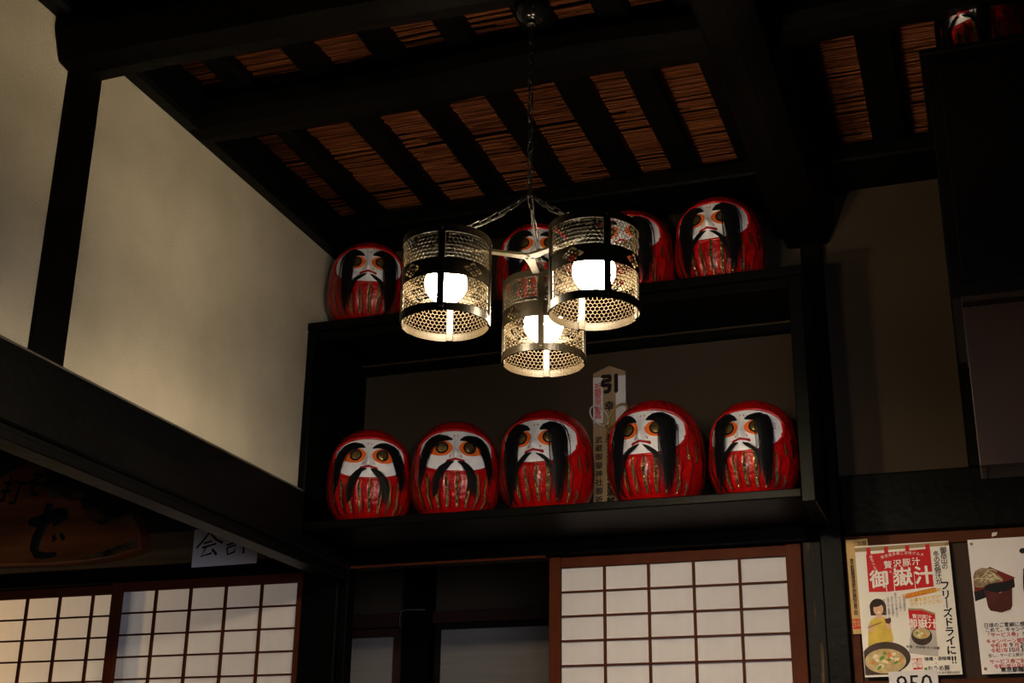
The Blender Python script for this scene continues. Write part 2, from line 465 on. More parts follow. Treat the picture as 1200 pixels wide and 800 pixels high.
tag(MB().box(-0.02, 0.10, YB - .05, YB - .001, 2.44, 3.60, .005).build('pillar', 'dark_wood'), 'black post on the back wall behind the hanging cupboard', 'post')

# room seen through the open door
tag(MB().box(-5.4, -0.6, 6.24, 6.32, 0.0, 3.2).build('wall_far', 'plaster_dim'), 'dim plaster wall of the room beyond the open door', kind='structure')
fr = tag(MB().box(-2.71, -2.575, 6.14, 6.24, 0.0, 3.2, .004).build('door_post', 'dark_wood'), 'dark post in the room beyond the open door', 'post')
tag(MB().box(-3.24, -2.711, 6.19, 6.24, 2.165, 2.232, .003).build('trim_1', 'shoji_wood_dark'), 'dark rail left of the post beyond the open door', kind='structure')
tag(MB().box(-2.574, -0.8, 6.19, 6.24, 2.175, 2.232, .003).build('trim_2', 'shoji_wood_dark'), 'dark rail over the grey door beyond the opening', kind='structure')
d4 = tag(MB().box(-3.2, -2.72, 6.19, 6.225, 0.0, 2.16, .003).build('door_4', 'shoji_wood_dark'), 'brown framed door at the left beyond the opening', kind='structure')
MB().box(-3.15, -2.775, 6.183, 6.19, 0.2, 2.115).build('panel', 'fusuma_grey', d4)
d5 = tag(MB().box(-2.56, -1.2, 6.20, 6.235, 0.0, 2.172, .002).build('door_5', 'eye_black'), 'grey papered sliding door with black frame beyond the opening', kind='structure')
MB().box(-2.525, -1.25, 6.193, 6.20, 0.03, 2.142).build('panel', 'fusuma_grey', d5)
hook = MB().tube([(-2.585, 6.13, 2.232), (-2.69, 6.128, 2.236), (-2.712, 6.126, 2.228), (-2.718, 6.126, 2.205), (-2.718, 6.126, 2.165), (-2.716, 6.135, 2.15)], .0035, n=6)
tag(hook.build('wire_hook', 'wire_grey', smooth=True), 'thin bent wire on the dark post beyond the open door', 'wire')

# ------------------------------------------------------------------ paper sliding doors
def shoji(name, label, px0, px1, ncol, y, st_l, st_r, wood='shoji_wood', ztop=2.167, pitch=0.0923, rows=7, rail=0.042):
    """Frame of stiles, rails and lattice bars with one paper pane per cell; px0..px1 is the papered width."""
    zb = ztop - rows * pitch
    o = tag(MB().box(px0 - st_l, px0, y - .016, y + .016, 0.05, ztop + rail, .002).build(name, wood), label, kind='structure')
    MB().box(px1, px1 + st_r, y - .016, y + .016, 0.05, ztop + rail, .002).build('stile', wood, o)
    MB().box(px0, px1, y - .012, y + .014, ztop, ztop + rail - .002, .002).build('top_rail', wood, o)
    MB().box(px0, px1, y - .012, y + .014, 0.05, zb, .002).build('lower_panel', wood, o)
    cw = (px1 - px0) / ncol
    vb = MB().box(-.0045, .0045, -.009, .005, zb, ztop).mesh('lattice_bar', wood)
    for c in range(1, ncol):
        link('lattice_bar', vb, o).location = (px0 + c * cw, y, 0)
    hb = MB().box(px0, px1, -.006, .004, -.0035, .0035).mesh('cross_bar', wood)
    for r in range(1, rows):
        link('cross_bar', hb, o).location = (0, y, ztop - r * pitch)
    pn = MB().add([(-cw / 2, 0, -pitch / 2), (cw / 2, 0, -pitch / 2), (cw / 2, 0, pitch / 2), (-cw / 2, 0, pitch / 2)], [(0, 1, 2, 3)]).mesh('paper_pane', 'shoji_paper')
    for r in range(rows):
        for c in range(ncol):
            link('paper_pane', pn, o).location = (px0 + (c + .5) * cw, y + .0055, ztop - (r + .5) * pitch)
    return o
shoji('door_1', 'white paper sliding door right of the dark opening', -1.547, -0.686, 5, YB, .045, .056)
shoji('door_2', 'grey white paper sliding door below the small paper sign', -3.524, -2.677, 5, YB, .048, .027)
shoji('door_3', 'warm lit paper sliding door at far left', -4.39, -3.53, 5, YB + .04, .045, .045, wood='shoji_wood')

# ------------------------------------------------------------------ shelf unit
Z_LOW, Z_UP = 2.298, 3.10
sh = empty('display_shelf', (-1.49, 4.75, 2.245))
tag(sh, 'wide black wooden shelf unit holding two rows of red dolls', 'shelf')
def shpart(name, x0, x1, y0, y1, z0, z1, bev=.004, mat='shelf_wood', parent=None):
    o = MB().box(x0 + 1.49, x1 + 1.49, y0 - 4.75, y1 - 4.75, z0 - 2.245, z1 - 2.245, bev).build(name, mat, parent or sh)
    return o
shpart('side_panel', -2.447, -2.415, 4.50, 4.995, 2.245, 3.066)
shpart('side_panel', -0.556, -0.508, 4.50, 4.938, 2.245, 3.066)
shpart('shelf_board', -2.415, -0.556, 4.515, 4.995, 2.266, Z_LOW)
shpart('shelf_board', -2.447, -0.503, 4.495, 4.938, 3.066, Z_UP)
shpart('top_rail', -2.415, -0.556, 4.52, 4.545, 3.030, 3.066)
shpart('back_rail', -2.415, -0.556, 4.96, 4.995, 3.03, 3.066)

# ------------------------------------------------------------------ daruma dolls (unit width 1, facing -Y)
PROF = [(0, .215), (.025, .275), (.09, .365), (.18, .432), (.30, .480), (.42, .499), (.54, .499), (.64, .492), (.74, .480), (.83, .459), (.91, .428), (.98, .386), (1.05, .322), (1.10, .252), (1.14, .168), (1.16, .100), (1.17, .001)]
def rad(z):
    z = max(0.0, min(1.1699, z))
    for i in range(len(PROF) - 1):
        if z <= PROF[i + 1][0]:
            break
    p0 = PROF[max(i - 1, 0)]; p1 = PROF[i]; p2 = PROF[i + 1]; p3 = PROF[min(i + 2, len(PROF) - 1)]
    t = (z - p1[0]) / (p2[0] - p1[0])
    m1 = (p2[1] - p0[1]) / max(p2[0] - p0[0], 1e-6) * (p2[0] - p1[0])
    m2 = (p3[1] - p1[1]) / max(p3[0] - p1[0], 1e-6) * (p2[0] - p1[0])
    t2, t3 = t * t, t * t * t
    return (2 * t3 - 3 * t2 + 1) * p1[1] + (t3 - 2 * t2 + t) * m1 + (-2 * t3 + 3 * t2) * p2[1] + (t3 - t2) * m2
FZ, FH, FWD, FE = .722, .245, .395, 2.5
def fval(x, z):
    return abs(x / FWD) ** FE + abs((z - FZ) / FH) ** FE
def front(x, z, off=0.0):
    r = rad(z)
    return -math.sqrt(max(r * r - x * x, .002)) - off
def face_off(x, z):
    """depth of the face surface behind the body outline, nose and brow relief included"""
    nose = .085 * math.exp(-((x / .043) ** 2)) * math.exp(-(((z - .665) / .070) ** 2)) + .034 * math.exp(-((x / .030) ** 2)) * math.exp(-(((z - .775) / .075) ** 2))
    sock = -.014 * math.exp(-(((abs(x) - .15) / .07) ** 2 + ((z - .755) / .06) ** 2))
    chin = .012 * math.exp(-((x / .16) ** 2)) * math.exp(-(((z - .555) / .05) ** 2))
    return -.018 + nose + sock + chin

# body
body = MB()
NA, NZ = 120, 70
zs = [1.1697 * (1 - math.cos(math.pi * k / (NZ - 1))) / 2 for k in range(NZ)]
for z in zs:
    for j in range(NA):
        a = 2 * math.pi * j / NA            # 0 = front (-Y)
        r = rad(z)
        x, y = r * math.sin(a), -r * math.cos(a)
        d = 0.0
        if y < 0:
            fv = fval(x, z)
            if fv < 1.0:
                d -= .05
            rib = max(0, min(1, (.52 - z) / .1)) * max(0, min(1, (z - .04) / .08)) * max(0, math.cos(a)) ** 2
            d += .010 * rib * math.cos(a * 22)
        k = (r + d) / r if r > .01 else 1
        body.v.append((x * k, y * k, z))
for i in range(NZ - 1):
    for j in range(NA):
        body.f.append((i * NA + j, i * NA + (j + 1) % NA, (i + 1) * NA + (j + 1) % NA, (i + 1) * NA + j))
body.f.append(tuple(range(NA))[::-1]); body.f.append(tuple((NZ - 1) * NA + j for j in range(NA)))
ME_BODY = body.mesh('body', 'red_lacquer', True)

# white face
face = MB()
NR, NT = 16, 72
for i in range(NR + 1):
    rho = 1.02 * i / NR
    for j in range(NT):
        t = 2 * math.pi * j / NT
        cx, cz = math.cos(t), math.sin(t)
        k = (abs(cx) ** FE + abs(cz) ** FE) ** (-1 / FE)
        x, z = FWD * rho * k * cx, FZ + FH * rho * k * cz
        face.v.append((x, front(x, z, face_off(x, z)), z))
for i in range(NR):
    for j in range(NT):
        face.f.append((i * NT + j, (i + 1) * NT + j, (i + 1) * NT + (j + 1) % NT, i * NT + (j + 1) % NT))
ME_FACE = face.mesh('face', 'face_white', True)

# red hood rim round the face
rim = MB()
pts = []
for j in range(80):
    t = 2 * math.pi * j / 80
    cx, cz = math.cos(t), math.sin(t)
    k = (abs(cx) ** FE + abs(cz) ** FE) ** (-1 / FE) * 1.03
    x, z = FWD * k * cx, FZ + FH * k * cz
    pts.append((x, front(x, z, -.012), z))
ME_RIM = rim.tube(pts, .019, n=8, close=True).mesh('hood_rim', 'red_lacquer', True)

def patch(name, mat, cx, cz, rx, rz, off, rot=0.0, dome=0.0, pts=None, n=24, rings=4, on_face=True):
    """A painted patch laid on the face: an ellipse, or a star-shaped outline given by pts(angle)."""
    b = MB()
    for i in range(rings + 1):
        for j in range(n):
            t = 2 * math.pi * j / n
            q = i / rings
            ex, ez = (pts(t) if pts else (math.cos(t), math.sin(t)))
            ex, ez = ex * rx * q, ez * rz * q
            x = cx + ex * math.cos(rot) - ez * math.sin(rot)
            z = cz + ex * math.sin(rot) + ez * math.cos(rot)
            o = (face_off(x, z) if on_face else 0) + off + dome * (1 - q * q)
            b.v.append((x, front(x, z, o), z))
    for i in range(rings):
        for j in range(n):
            b.f.append((i * n + j, (i + 1) * n + j, (i + 1) * n + (j + 1) % n, i * n + (j + 1) % n))
    return b.mesh(name, mat, True)

def ribbon(pts2, widths, off, on_face=True, b=None):
    """A painted stroke on the surface through (x, z) points."""
    b = b or MB()
    o = len(b.v)
    n = len(pts2)
    for i, (x, z) in enumerate(pts2):
        x0, z0 = pts2[max(i - 1, 0)]; x1, z1 = pts2[min(i + 1, n - 1)]
        tx, tz = x1 - x0, z1 - z0
        l = math.hypot(tx, tz) or 1
        nx, nz = -tz / l, tx / l
        for s in (-1, 1):
            xx, zz = x + nx * widths[i] * s, z + nz * widths[i] * s
            b.v.append((xx, front(xx, zz, (face_off(xx, zz) if on_face else 0) + off), zz))
    for i in range(n - 1):
        b.f.append((o + i * 2, o + i * 2 + 2, o + i * 2 + 3, o + i * 2 + 1))
    return b

EX, EZ = .150, .752
def almond(s):
    def f(t):
        c, q = math.cos(t), math.sin(t)
        k = 1.0 + .35 * max(0, c * s) ** 3
        return c * k, q - .25 * max(0, c * s) ** 2
    return f
ME_ORANGE = {s: patch('eye_socket', 'orange_paint', s * (EX - .004), EZ - .005, .112, .088, .004, pts=almond(s)) for s in (-1, 1)}
ME_ERING = {s: patch('eye_ring', 'eye_black', s * EX, EZ, .070, .070, .014) for s in (-1, 1)}
ME_EYE = {s: patch('eye', 'eye_gold', s * EX, EZ, .051, .051, .019, dome=.014) for s in (-1, 1)}
mo = ribbon([(-.098, .578), (-.085, .595), (-.05, .602), (0, .606), (.05, .602), (.085, .595), (.098, .578)], [.011, .017, .012, .011, .012, .017, .011], .008)
ME_MOUTH = mo.mesh('mouth', 'mouth_red')
mk = MB()
for s in (-1, 1):
    ribbon([(s * .052, .660), (s * .066, .648), (s * .062, .630)], [.003, .005, .003], .006, b=mk)
    ribbon([(s * .012, .905), (s * .022, .893), (s * .014, .882)], [.003, .006, .003], .006, b=mk)
    for k in range(3):
        ribbon([(s * .315, .80 - k * .028), (s * .345, .785 - k * .03)], [.004, .003], .006, b=mk)
ME_MARKS = mk.mesh('painted_marks', 'mouth_red')

# gold stripes on the robe, each with a dark line beside it, and gold strokes on the hood
ME_GOLD, ME_DARK = [], []
q = random.Random(21)
def meridian(a0, z0, z1, hw, off, bend, wob):
    b = MB()
    n = 16
    for i in range(n + 1):
        t = i / n
        z = z0 + (z1 - z0) * t
        a = a0 * (1 + bend * t) + wob * math.sin(t * 9 + a0 * 7)
        r = rad(z) + off + .010 * math.cos(a * 22) * max(0, min(1, (.52 - z) / .1))
        for s in (-1, 1):
            w = hw * (1 + .25 * math.sin(t * 13 + s + a0 * 5)) * (0.55 + .45 * min(1, 4 * t, 4 * (1 - t)))
            aa = a + s * w / rad(z)
            b.v.append((r * math.sin(aa), -r * math.cos(aa), z))
    for i in range(n):
        b.f.append((2 * i, 2 * i + 1, 2 * i + 3, 2 * i + 2))
    return b
for k in range(-6, 7):
    a0 = math.radians(k * 14.5 + 3)
    zt = .47 if abs(k) < 4 else .58 + .05 * (abs(k) - 4)
    ME_GOLD.append(meridian(a0, .09 + .02 * q.random(), zt, .017, .006, -.10, .012).mesh('gold_stripe', 'gold_paint', True))
    if abs(k) <= 4: ME_DARK.append(meridian(a0 + .085, .10, zt - .04, .0055, .0065, -.10, .02).mesh('dark_stripe', 'eye_black', True))
hood = MB()
for s in (-1, 1):
    for k in range(9):
        z0 = 1.07 - .066 * k
        a = s * math.radians((34, 45, 54, 61, 66, 70, 72, 73, 73)[k])
        for (da, dz) in ((.03, .02), (.0, -.02)):
            a1, a2 = a - .05 + da, a + .05 + da
            z1, z2 = z0 + dz, z0 + dz - .03
            for (ua, uz, va, vz) in ((a1, z1, a2, z2),):
                ww = .009
                c = []
                for (aa, zz) in ((ua, uz + ww), (va, vz + ww), (va, vz - ww), (ua, uz - ww)):
                    r = rad(zz) + .005
                    c.append((r * math.sin(aa), -r * math.cos(aa), zz))
                hood.add(c, [(0, 1, 2, 3)])
ME_HOOD = hood.mesh('hood_pattern', 'gold_paint')

# hair tufts
def tuft(guide, spread, n, seed, thick=.0055, tipv=.14, off=.014, wprof=(.45, 1.0, .95, .35)):
    """Strands following a guide of (x, z) points laid in front of the face."""
    q = random.Random(seed)
    b = MB()
    g = [Vector((x, 0, z)) for x, z in guide]
    segs = 9
    for s in range(n):
        lat = max(-2.0, min(2.0, q.gauss(0, .8)))
        dep = q.random()
        ln = 1.0 - tipv * abs(q.gauss(0, .8)) - .05 * abs(lat)
        w2 = q.uniform(-.012, .012)
        pts, rs = [], []
        fr = 0
        for i in range(segs + 1):
            t = i / segs * ln
            u = t * (len(g) - 1)
            k = min(int(u), len(g) - 2)
            p = g[k].lerp(g[k + 1], u - k)
            tan = (g[k + 1] - g[k]).normalized()
            nrm = Vector((-tan.z, 0, tan.x))
            v = t * (len(wprof) - 1)
            kk = min(int(v), len(wprof) - 2)
            w = wprof[kk] + (wprof[kk + 1] - wprof[kk]) * (v - kk)
            p = p + nrm * lat * spread * w + Vector((w2 * math.sin(t * 6), 0, 0))
            z = max(.012, p.z)
            y = front(p.x, z, .006 + off * (.3 + dep) * min(1, 5 * t + .3) + max(0, face_off(p.x, z)) * .5)
            if z < .5:
                y = min(y, fr)                 # hangs free below the cheeks
            fr = y if z >= .5 else max(fr, y)
            pts.append((p.x, y, z))
            rs.append(thick * (1 - .8 * (i / segs) ** 1.5))
        b.tube(pts, rs, n=3)
    return b
def mirror(g):
    return [(-x, z) for x, z in g]
BROW_A = [(-.045, .832), (-.11, .862), (-.21, .862), (-.295, .79), (-.34, .66), (-.365, .50), (-.37, .32)]
MOUS_A = [(-.020, .575), (-.085, .552), (-.150, .49), (-.185, .39), (-.205, .27), (-.22, .16)]
BROW_B = [(-.05, .832), (-.12, .862), (-.205, .855), (-.25, .77), (-.26, .60), (-.262, .42), (-.255, .22), (-.245, .02)]
MOUS_B = [(-.022, .572), (-.08, .545), (-.145, .49), (-.19, .41), (-.20, .27)]
def hairset(style, seed):
    out = []
    q = random.Random(seed)
    for s in (-1, 1):
        j = lambda g: [((x if s < 0 else -x) + q.uniform(-.008, .008), z + q.uniform(-.008, .008)) for x, z in g]
        if style == 'A':
            out.append(('eyebrow', tuft(j(BROW_A), .030, 170, seed * 10 + s, thick=.0042, tipv=.20, off=.018, wprof=(.05, .55, 1.0, 1.1, .9, .5))))
            out.append(('moustache', tuft(j(MOUS_A), .026, 140, seed * 10 + s + 3, thick=.0042, tipv=.20, off=.022, wprof=(.05, .55, 1.0, 1.0, .45))))
        else:
            out.append(('eyebrow', tuft(j(BROW_B), .044, 240, seed * 10 + s, thick=.0042, tipv=.22, off=.034, wprof=(.05, .5, .9, 1.1, 1.0, .95, .7))))
            out.append(('moustache', tuft(j(MOUS_B), .016, 60, seed * 10 + s + 3, thick=.004, tipv=.25, off=.018, wprof=(.05, .7, 1.0, .6))))
    return [(nm, b.mesh(nm, 'hair_black')) for nm, b in out]
HAIR = {('A', 1): hairset('A', 1), ('A', 2): hairset('A', 2), ('B', 3): hairset('B', 3), ('B', 4): hairset('B', 4), ('B', 5): hairset('B', 5)}

def daruma(loc, rz, w, hair, label, group):
    o = empty('daruma_doll', loc, rz, w)
    tag(o, label, 'doll', group)
    link('body', ME_BODY, o)
    fc = link('face', ME_FACE, o)
    link('hood_rim', ME_RIM, o)
    link('hood_pattern', ME_HOOD, o)['kind'] = 'stuff'
    for s in (-1, 1):
        link('eye_socket', ME_ORANGE[s], fc); link('eye_ring', ME_ERING[s], fc); link('eye', ME_EYE[s], fc)
    link('mouth', ME_MOUTH, fc); link('painted_marks', ME_MARKS, fc)['kind'] = 'stuff'
    for m in ME_GOLD: link('gold_stripe', m, o)
    for m in ME_DARK: link('dark_stripe', m, o)
    for nm, m in HAIR[hair]: link(nm, m, o)
    return o
R = math.radians
GL, GU = 'daruma dolls on the lower shelf', 'daruma dolls on the upper shelf'
daruma((-2.238, 4.70, Z_LOW), R(23), .338, ('A', 1), 'red daruma doll with long moustache at left end of lower shelf', GL)
daruma((-1.885, 4.72, Z_LOW), R(21), .345, ('A', 2), 'red daruma doll with spreading moustache, second from left on lower shelf', GL)
daruma((-1.520, 4.73, Z_LOW), R(2), .360, ('B', 3), 'red daruma doll left of the wooden prayer tablet, middle of lower shelf', GL)
daruma((-1.098, 4.73, Z_LOW), R(-5), .358, ('B', 4), 'red daruma doll right of the wooden prayer tablet on lower shelf', GL)
daruma((-0.738, 4.72, Z_LOW), R(-7), .326, ('B', 5), 'red daruma doll at right end of lower shelf', GL)
daruma((-2.275, 4.67, Z_UP), R(25), .333, ('B', 4), 'red daruma doll on upper shelf beside the beige wall, left of lamps', GU)
daruma((-1.555, 4.71, Z_UP), R(16), .335, ('B', 5), 'red daruma doll on upper shelf half hidden between the hanging lamps', GU)
daruma((-1.170, 4.71, Z_UP), R(0), .335, ('B', 3), 'red daruma doll on upper shelf partly behind the right hanging lamp', GU)
daruma((-0.828, 4.71, Z_UP), R(-4), .340, ('B', 3), 'red daruma doll at right end of upper shelf', GU)

# ------------------------------------------------------------------ pendant lamp with three lanterns
HX, HY = -1.014, 3.0
ZC, LR, LH = 2.459, .108, .225
lamp = empty('pendant_lamp', (HX, HY, 0))
tag(lamp, 'pendant lamp of three pierced black metal lanterns hanging on chains', 'lamp')
ball = MB().lathe([(.002, -.048), (.022, -.046), (.036, -.036), (.046, -.018), (.049, 0), (.046, .02), (.036, .038), (.02, .05)], n=32, c=(0, 0, 3.305)).build('ceiling_ball', 'canopy_black', lamp, True)
MB().lathe([(.010, 0), (.013, .002), (.013, .010), (.008, .014)], n=16, c=(0, 0, 3.247)).build('collar', 'chain_metal', ball, True)

def link_mesh():
    pts = []
    L, Wd = .0175, .0065
    for k in range(12):
        a = 2 * math.pi * k / 12
        x = Wd * math.cos(a)
        z = Wd * math.sin(a) + (L - Wd) * (1 if math.sin(a) > 0 else -1)
        pts.append((x, 0, z))
    return MB().tube(pts, .0018, n=6, close=True).mesh('chain_link', 'chain_metal', True)
ME_LINK = link_mesh()
def chain(p0, p1, sag=0.0):
    p0, p1 = Vector(p0), Vector(p1)
    n = max(2, round((p1 - p0).length / .030))
    grp = None
    P = [p0.lerp(p1, i / n) - Vector((0, 0, sag * math.sin(math.pi * i / n))) for i in range(n + 1)]
    for i in range(n):
        a, c = P[i], P[i + 1]
        o = link('chain' if grp is None else 'chain_link', ME_LINK, lamp if grp is None else None)
        d = (c - a)
        rot = d.to_track_quat('Z', 'Y').to_matrix().to_4x4() @ Matrix.Rotation(math.pi / 2 * (i % 2) + .3, 4, 'Z')
        mw = Matrix.Translation((a + c) / 2) @ rot @ Matrix.Diagonal((1, 1, d.length / .030, 1))
        if grp is None:
            grp = o; o.matrix_local = mw; base = mw
        else:
            o.parent = grp; o.matrix_local = base.inverted() @ mw
ZJ, ZT = 2.742, ZC + LH / 2
chain((0, 0, 3.252), (0, 0, ZJ))
ANG = [math.atan2(-.121, -.172), math.atan2(-.091, .201), math.atan2(.213, -.029)]   # three lanterns about the axis
RAD3 = .214
star = MB()
ZA = ZT - .010
nst = []
for k, a in enumerate(sorted(ANG)):
    pass
for a in ANG:
    ca, sa = math.cos(a), math.sin(a)
    w0, w1 = .014, .0085
    prof = [(0.0, w0), (.05, w1 * 1.15), (RAD3 + .03, w1)]
    vs = []
    for (l, w) in prof:
        for s in (-1, 1):
            for dz in (-.0035, .0035):
                vs.append((ca * l - sa * w * s, sa * l + ca * w * s, ZA + dz))
    fs = []
    for i in range(2):
        o4 = i * 4
        fs += [(o4, o4 + 2, o4 + 6, o4 + 4), (o4 + 1, o4 + 5, o4 + 7, o4 + 3), (o4, o4 + 4, o4 + 5, o4 + 1), (o4 + 2, o4 + 3, o4 + 7, o4 + 6)]
    fs.append((8, 10, 11, 9))
    star.add(vs, fs)
star.build('star_bracket', 'arm_brass', lamp)
wire = MB()
for a in ANG:
    ca, sa = math.cos(a), math.sin(a)
    chain((ca * .006, sa * .006, ZJ - .012), (ca * (RAD3 - .01), sa * (RAD3 - .01), ZT + .028), sag=.012)
    w = [(ca * .01, sa * .01, ZJ + .0), (ca * .07, sa * .07, ZJ - .075), (ca * .15, sa * .15, ZT + .045), (ca * RAD3, sa * RAD3, ZT + .03)]
    wire.tube(w, .0022, n=5)
wire.tube([(.006 * math.sin(i * 1.3), .006 * math.cos(i * 1.3), 3.25 - (3.25 - ZJ) * i / 24) for i in range(25)], .0022, n=5)
wire.build('cable', 'eye_black', lamp, True)

# lantern pieces
def hexmesh(z0, z1):
    b = MB()
    ncol = 60
    cw = 2 * math.pi / ncol
    s = cw * LR / math.sqrt(3)               # hexagon side
    rowh = 1.5 * s
    nrow = max(1, round((z1 - z0) / rowh))
    rowh = (z1 - z0) / nrow
    s = rowh / 1.5
    for r in range(nrow + 1):
        zc = z0 + r * rowh
        for c in range(ncol):
            ac = (c + .5 * (r % 2)) * cw
            outer, inner = [], []
            for k in range(6):
                t = math.pi / 6 + k * math.pi / 3
                for lst, f in ((outer, 1.0), (inner, .88)):
                    da = math.cos(t) / math.cos(math.pi / 6) * cw / 2 * f
                    dz = math.sin(t) * s * f
                    z = min(max(zc + dz, z0 - .002), z1 + .002)
                    a = ac + da
                    lst.append(((LR - .0012) * math.cos(a), (LR - .0012) * math.sin(a), z))
            b.add(outer + inner, [(k, (k + 1) % 6, (k + 1) % 6 + 6, k + 6) for k in range(6)])
    return b
Z0 = -LH / 2
zones = dict(bot=(Z0, Z0 + .020), low=(Z0 + .020, Z0 + .094), mid=(Z0 + .094, Z0 + .137), upp=(Z0 + .137, Z0 + .205), top=(Z0 + .205, Z0 + LH))
ME_HEXL = hexmesh(*zones['low']).mesh('hex_mesh', 'metal_mesh')
ME_HEXU = hexmesh(*zones['upp']).mesh('hex_mesh', 'metal_mesh')
def ringband(z0, z1, ro, ri, nm):
    return MB().lathe([(ri, z0), (ro, z0), (ro, z1), (ri, z1), (ri, z0)], n=72, cap=False).mesh(nm, 'metal_black')
ME_BOT = ringband(*zones['bot'], LR + .003, LR - .0005, 'bottom_ring')
ME_TOP = ringband(*zones['top'], LR + .002, LR - .0005, 'top_ring')
def flower_band():
    b = MB()
    z0, z1 = zones['mid']
    na, nz = 336, 21
    vi = {}
    def vid(i, k, layer):
        i %= na
        key = (i, k, layer)
        if key not in vi:
            a = 2 * math.pi * i / na
            r = LR + (.0012 if layer else -.0008)
            vi[key] = len(b.v)
            b.v.append((r * math.cos(a), r * math.sin(a), z0 + (z1 - z0) * k / nz))
        return vi[key]
    for i in range(na):
        for k in range(nz):
            a = 2 * math.pi * (i + .5) / na
            zc = z0 + (z1 - z0) * (k + .5) / nz - (z0 + z1) / 2
            d = ((a + math.pi / 4) % (math.pi / 2)) - math.pi / 4
            dx = d * LR
            u, v = abs(dx) / .032, abs(zc) / .0205
            hole = (u + v < 1.0 or (u * u + v * v < .42)) and abs(u - v) > .11 and (u + v) > .12
            hole = hole and not (abs(u + v - .55) < .06)
            if not hole:
                b.f.append((vid(i, k, 1), vid(i + 1, k, 1), vid(i + 1, k + 1, 1), vid(i, k + 1, 1)))
                b.f.append((vid(i, k, 0), vid(i, k + 1, 0), vid(i + 1, k + 1, 0), vid(i + 1, k, 0)))
    return b.mesh('lantern', 'metal_black')
ME_BAND = flower_band()
ME_STRAP = MB().box(LR - .004, LR + .0035, -.0085, .0085, Z0, -Z0, .0008).mesh('strap', 'metal_black')
ME_RIVET = MB().lathe([(.003, 0), (.0028, .001), (.0012, .002)], n=10).mesh('rivet', 'chain_metal')
ME_SOCK = MB().lathe([(.017, .050), (.019, .056), (.019, .100), (.016, .108), (.006, .112), (.006, -Z0 + .026)], n=20).mesh('socket', 'metal_black')
ME_BULB = MB().lathe([(.052 * math.sin(math.pi * k / 32) + .0002, -.052 * math.cos(math.pi * k / 32)) for k in range(20)], n=40).mesh('bulb', 'bulb_glass', True)
ME_HOUS = MB().lathe([(.0492, .0155), (.0480, .020), (.040, .034), (.026, .048), (.0165, .056)], n=40).mesh('bulb_base', 'card_white', True)
STRAP0 = [R(-76), R(-58), R(-66)]
for k, a in enumerate(ANG):
    ln = link('lantern', ME_BAND, lamp)
    ln.location = (math.cos(a) * RAD3, math.sin(a) * RAD3, ZC)
    # straps: the front one seen just off the lantern's middle
    vx, vy = HX + ln.location.x, HY + ln.location.y
    face_a = math.atan2(-vy, -vx)
    ln.rotation_euler = (0, 0, face_a + (R(-7), R(17), R(-4))[k] - math.pi / 4)
    for hm in (ME_HEXL, ME_HEXU):
        sd = link('hex_mesh', hm, ln).modifiers.new('sheet', 'SOLIDIFY'); sd.thickness = .0009; sd.offset = 0.0
    link('bottom_ring', ME_BOT, ln); link('top_ring', ME_TOP, ln)
    for s in range(4):
        st = link('strap', ME_STRAP, ln); st.rotation_euler = (0, 0, math.pi / 4 + s * math.pi / 2)
    for s in range(4):
        for zz in (Z0 + .010, -Z0 - .010):
            rv = link('rivet', ME_RIVET, ln)
            aa = math.pi / 4 + s * math.pi / 2
            rv.rotation_euler = (0, math.pi / 2, aa)
            rv.location = ((LR + .0034) * math.cos(aa), (LR + .0034) * math.sin(aa), zz)
    link('socket', ME_SOCK, ln); link('bulb', ME_BULB, ln); link('bulb_base', ME_HOUS, ln)

# ------------------------------------------------------------------ prayer tablet standing behind the dolls
fx, fy, fz = -1.338, 4.955, Z_LOW
fd = MB().prism([(-.066, 0), (.066, 0), (.066, .640), (0, .668), (-.066, .640)], 0, .014).build('prayer_tablet', 'fuda_wood')
fd.location = (fx, fy, fz); fd.rotation_euler = (R(-1.5), 0, R(2))
tag(fd, 'tall peaked wooden prayer tablet with writing between two dolls', 'tablet')
MB().box(-.066, -.026, -.0015, 0, .43, .622).build('paper_strip', 'card_white', fd)
MB().box(.026, .066, -.0015, 0, .43, .622).build('paper_strip', 'card_white', fd)
MB().box(-.060, -.024, -.0012, 0, .02, .425).build('paper_strip', 'fuda_wood', fd)
text_mesh('lettering', '祈\n願\n商\n売\n繁\n昌', 'ink_red', .030, fd, (-.046, -.003, .52), line=.82, bold=.01)
text_mesh('lettering', '引', 'ink_black', .082, fd, (.002, -.003, .585), bold=.06)
text_mesh('lettering', '幸', 'ink_black', .042, fd, (.0, -.003, .495), bold=.03)
text_mesh('lettering', '奉\n祈\n祷\n家\n内\n安\n全\n商\n売\n繁\n昌', 'ink_black', .034, fd, (.004, -.003, .22), line=.85, bold=.03)
text_mesh('lettering', '武\n蔵\n御\n嶽\n神\n社\n御\n祈\n祷', 'ink_black', .030, fd, (-.043, -.003, .22), line=1.15, bold=.02)
def loop(c, rx, rz, tilt, n=22):
    return [(c[0] + rx * math.cos(t) * math.cos(tilt) - rz * math.sin(t) * math.sin(tilt), c[1] - .004 * math.sin(t), c[2] + rx * math.cos(t) * math.sin(tilt) + rz * math.sin(t) * math.cos(tilt)) for t in [2 * math.pi * i / n for i in range(n)]]
MB().tube(loop((-.038, -.014, .455), .028, .048, R(38)), .0035, n=6, close=True).build('white_cord', 'cord_white', fd, True)
MB().tube(loop((.038, -.014, .455), .028, .048, R(-38)), .0045, n=6, close=True).build('gold_cord', 'cord_gold', fd, True)
MB().tube([(-.012, -.012, .412), (0, -.016, .405), (.012, -.012, .412)], [.006, .010, .006], n=8).build('cord_knot', 'cord_gold', fd, True)
MB().tube([(.0, -.014, .405), (-.012, -.014, .37), (-.014, -.012, .345)], .003, n=6).build('cord_end', 'cord_gold', fd, True)

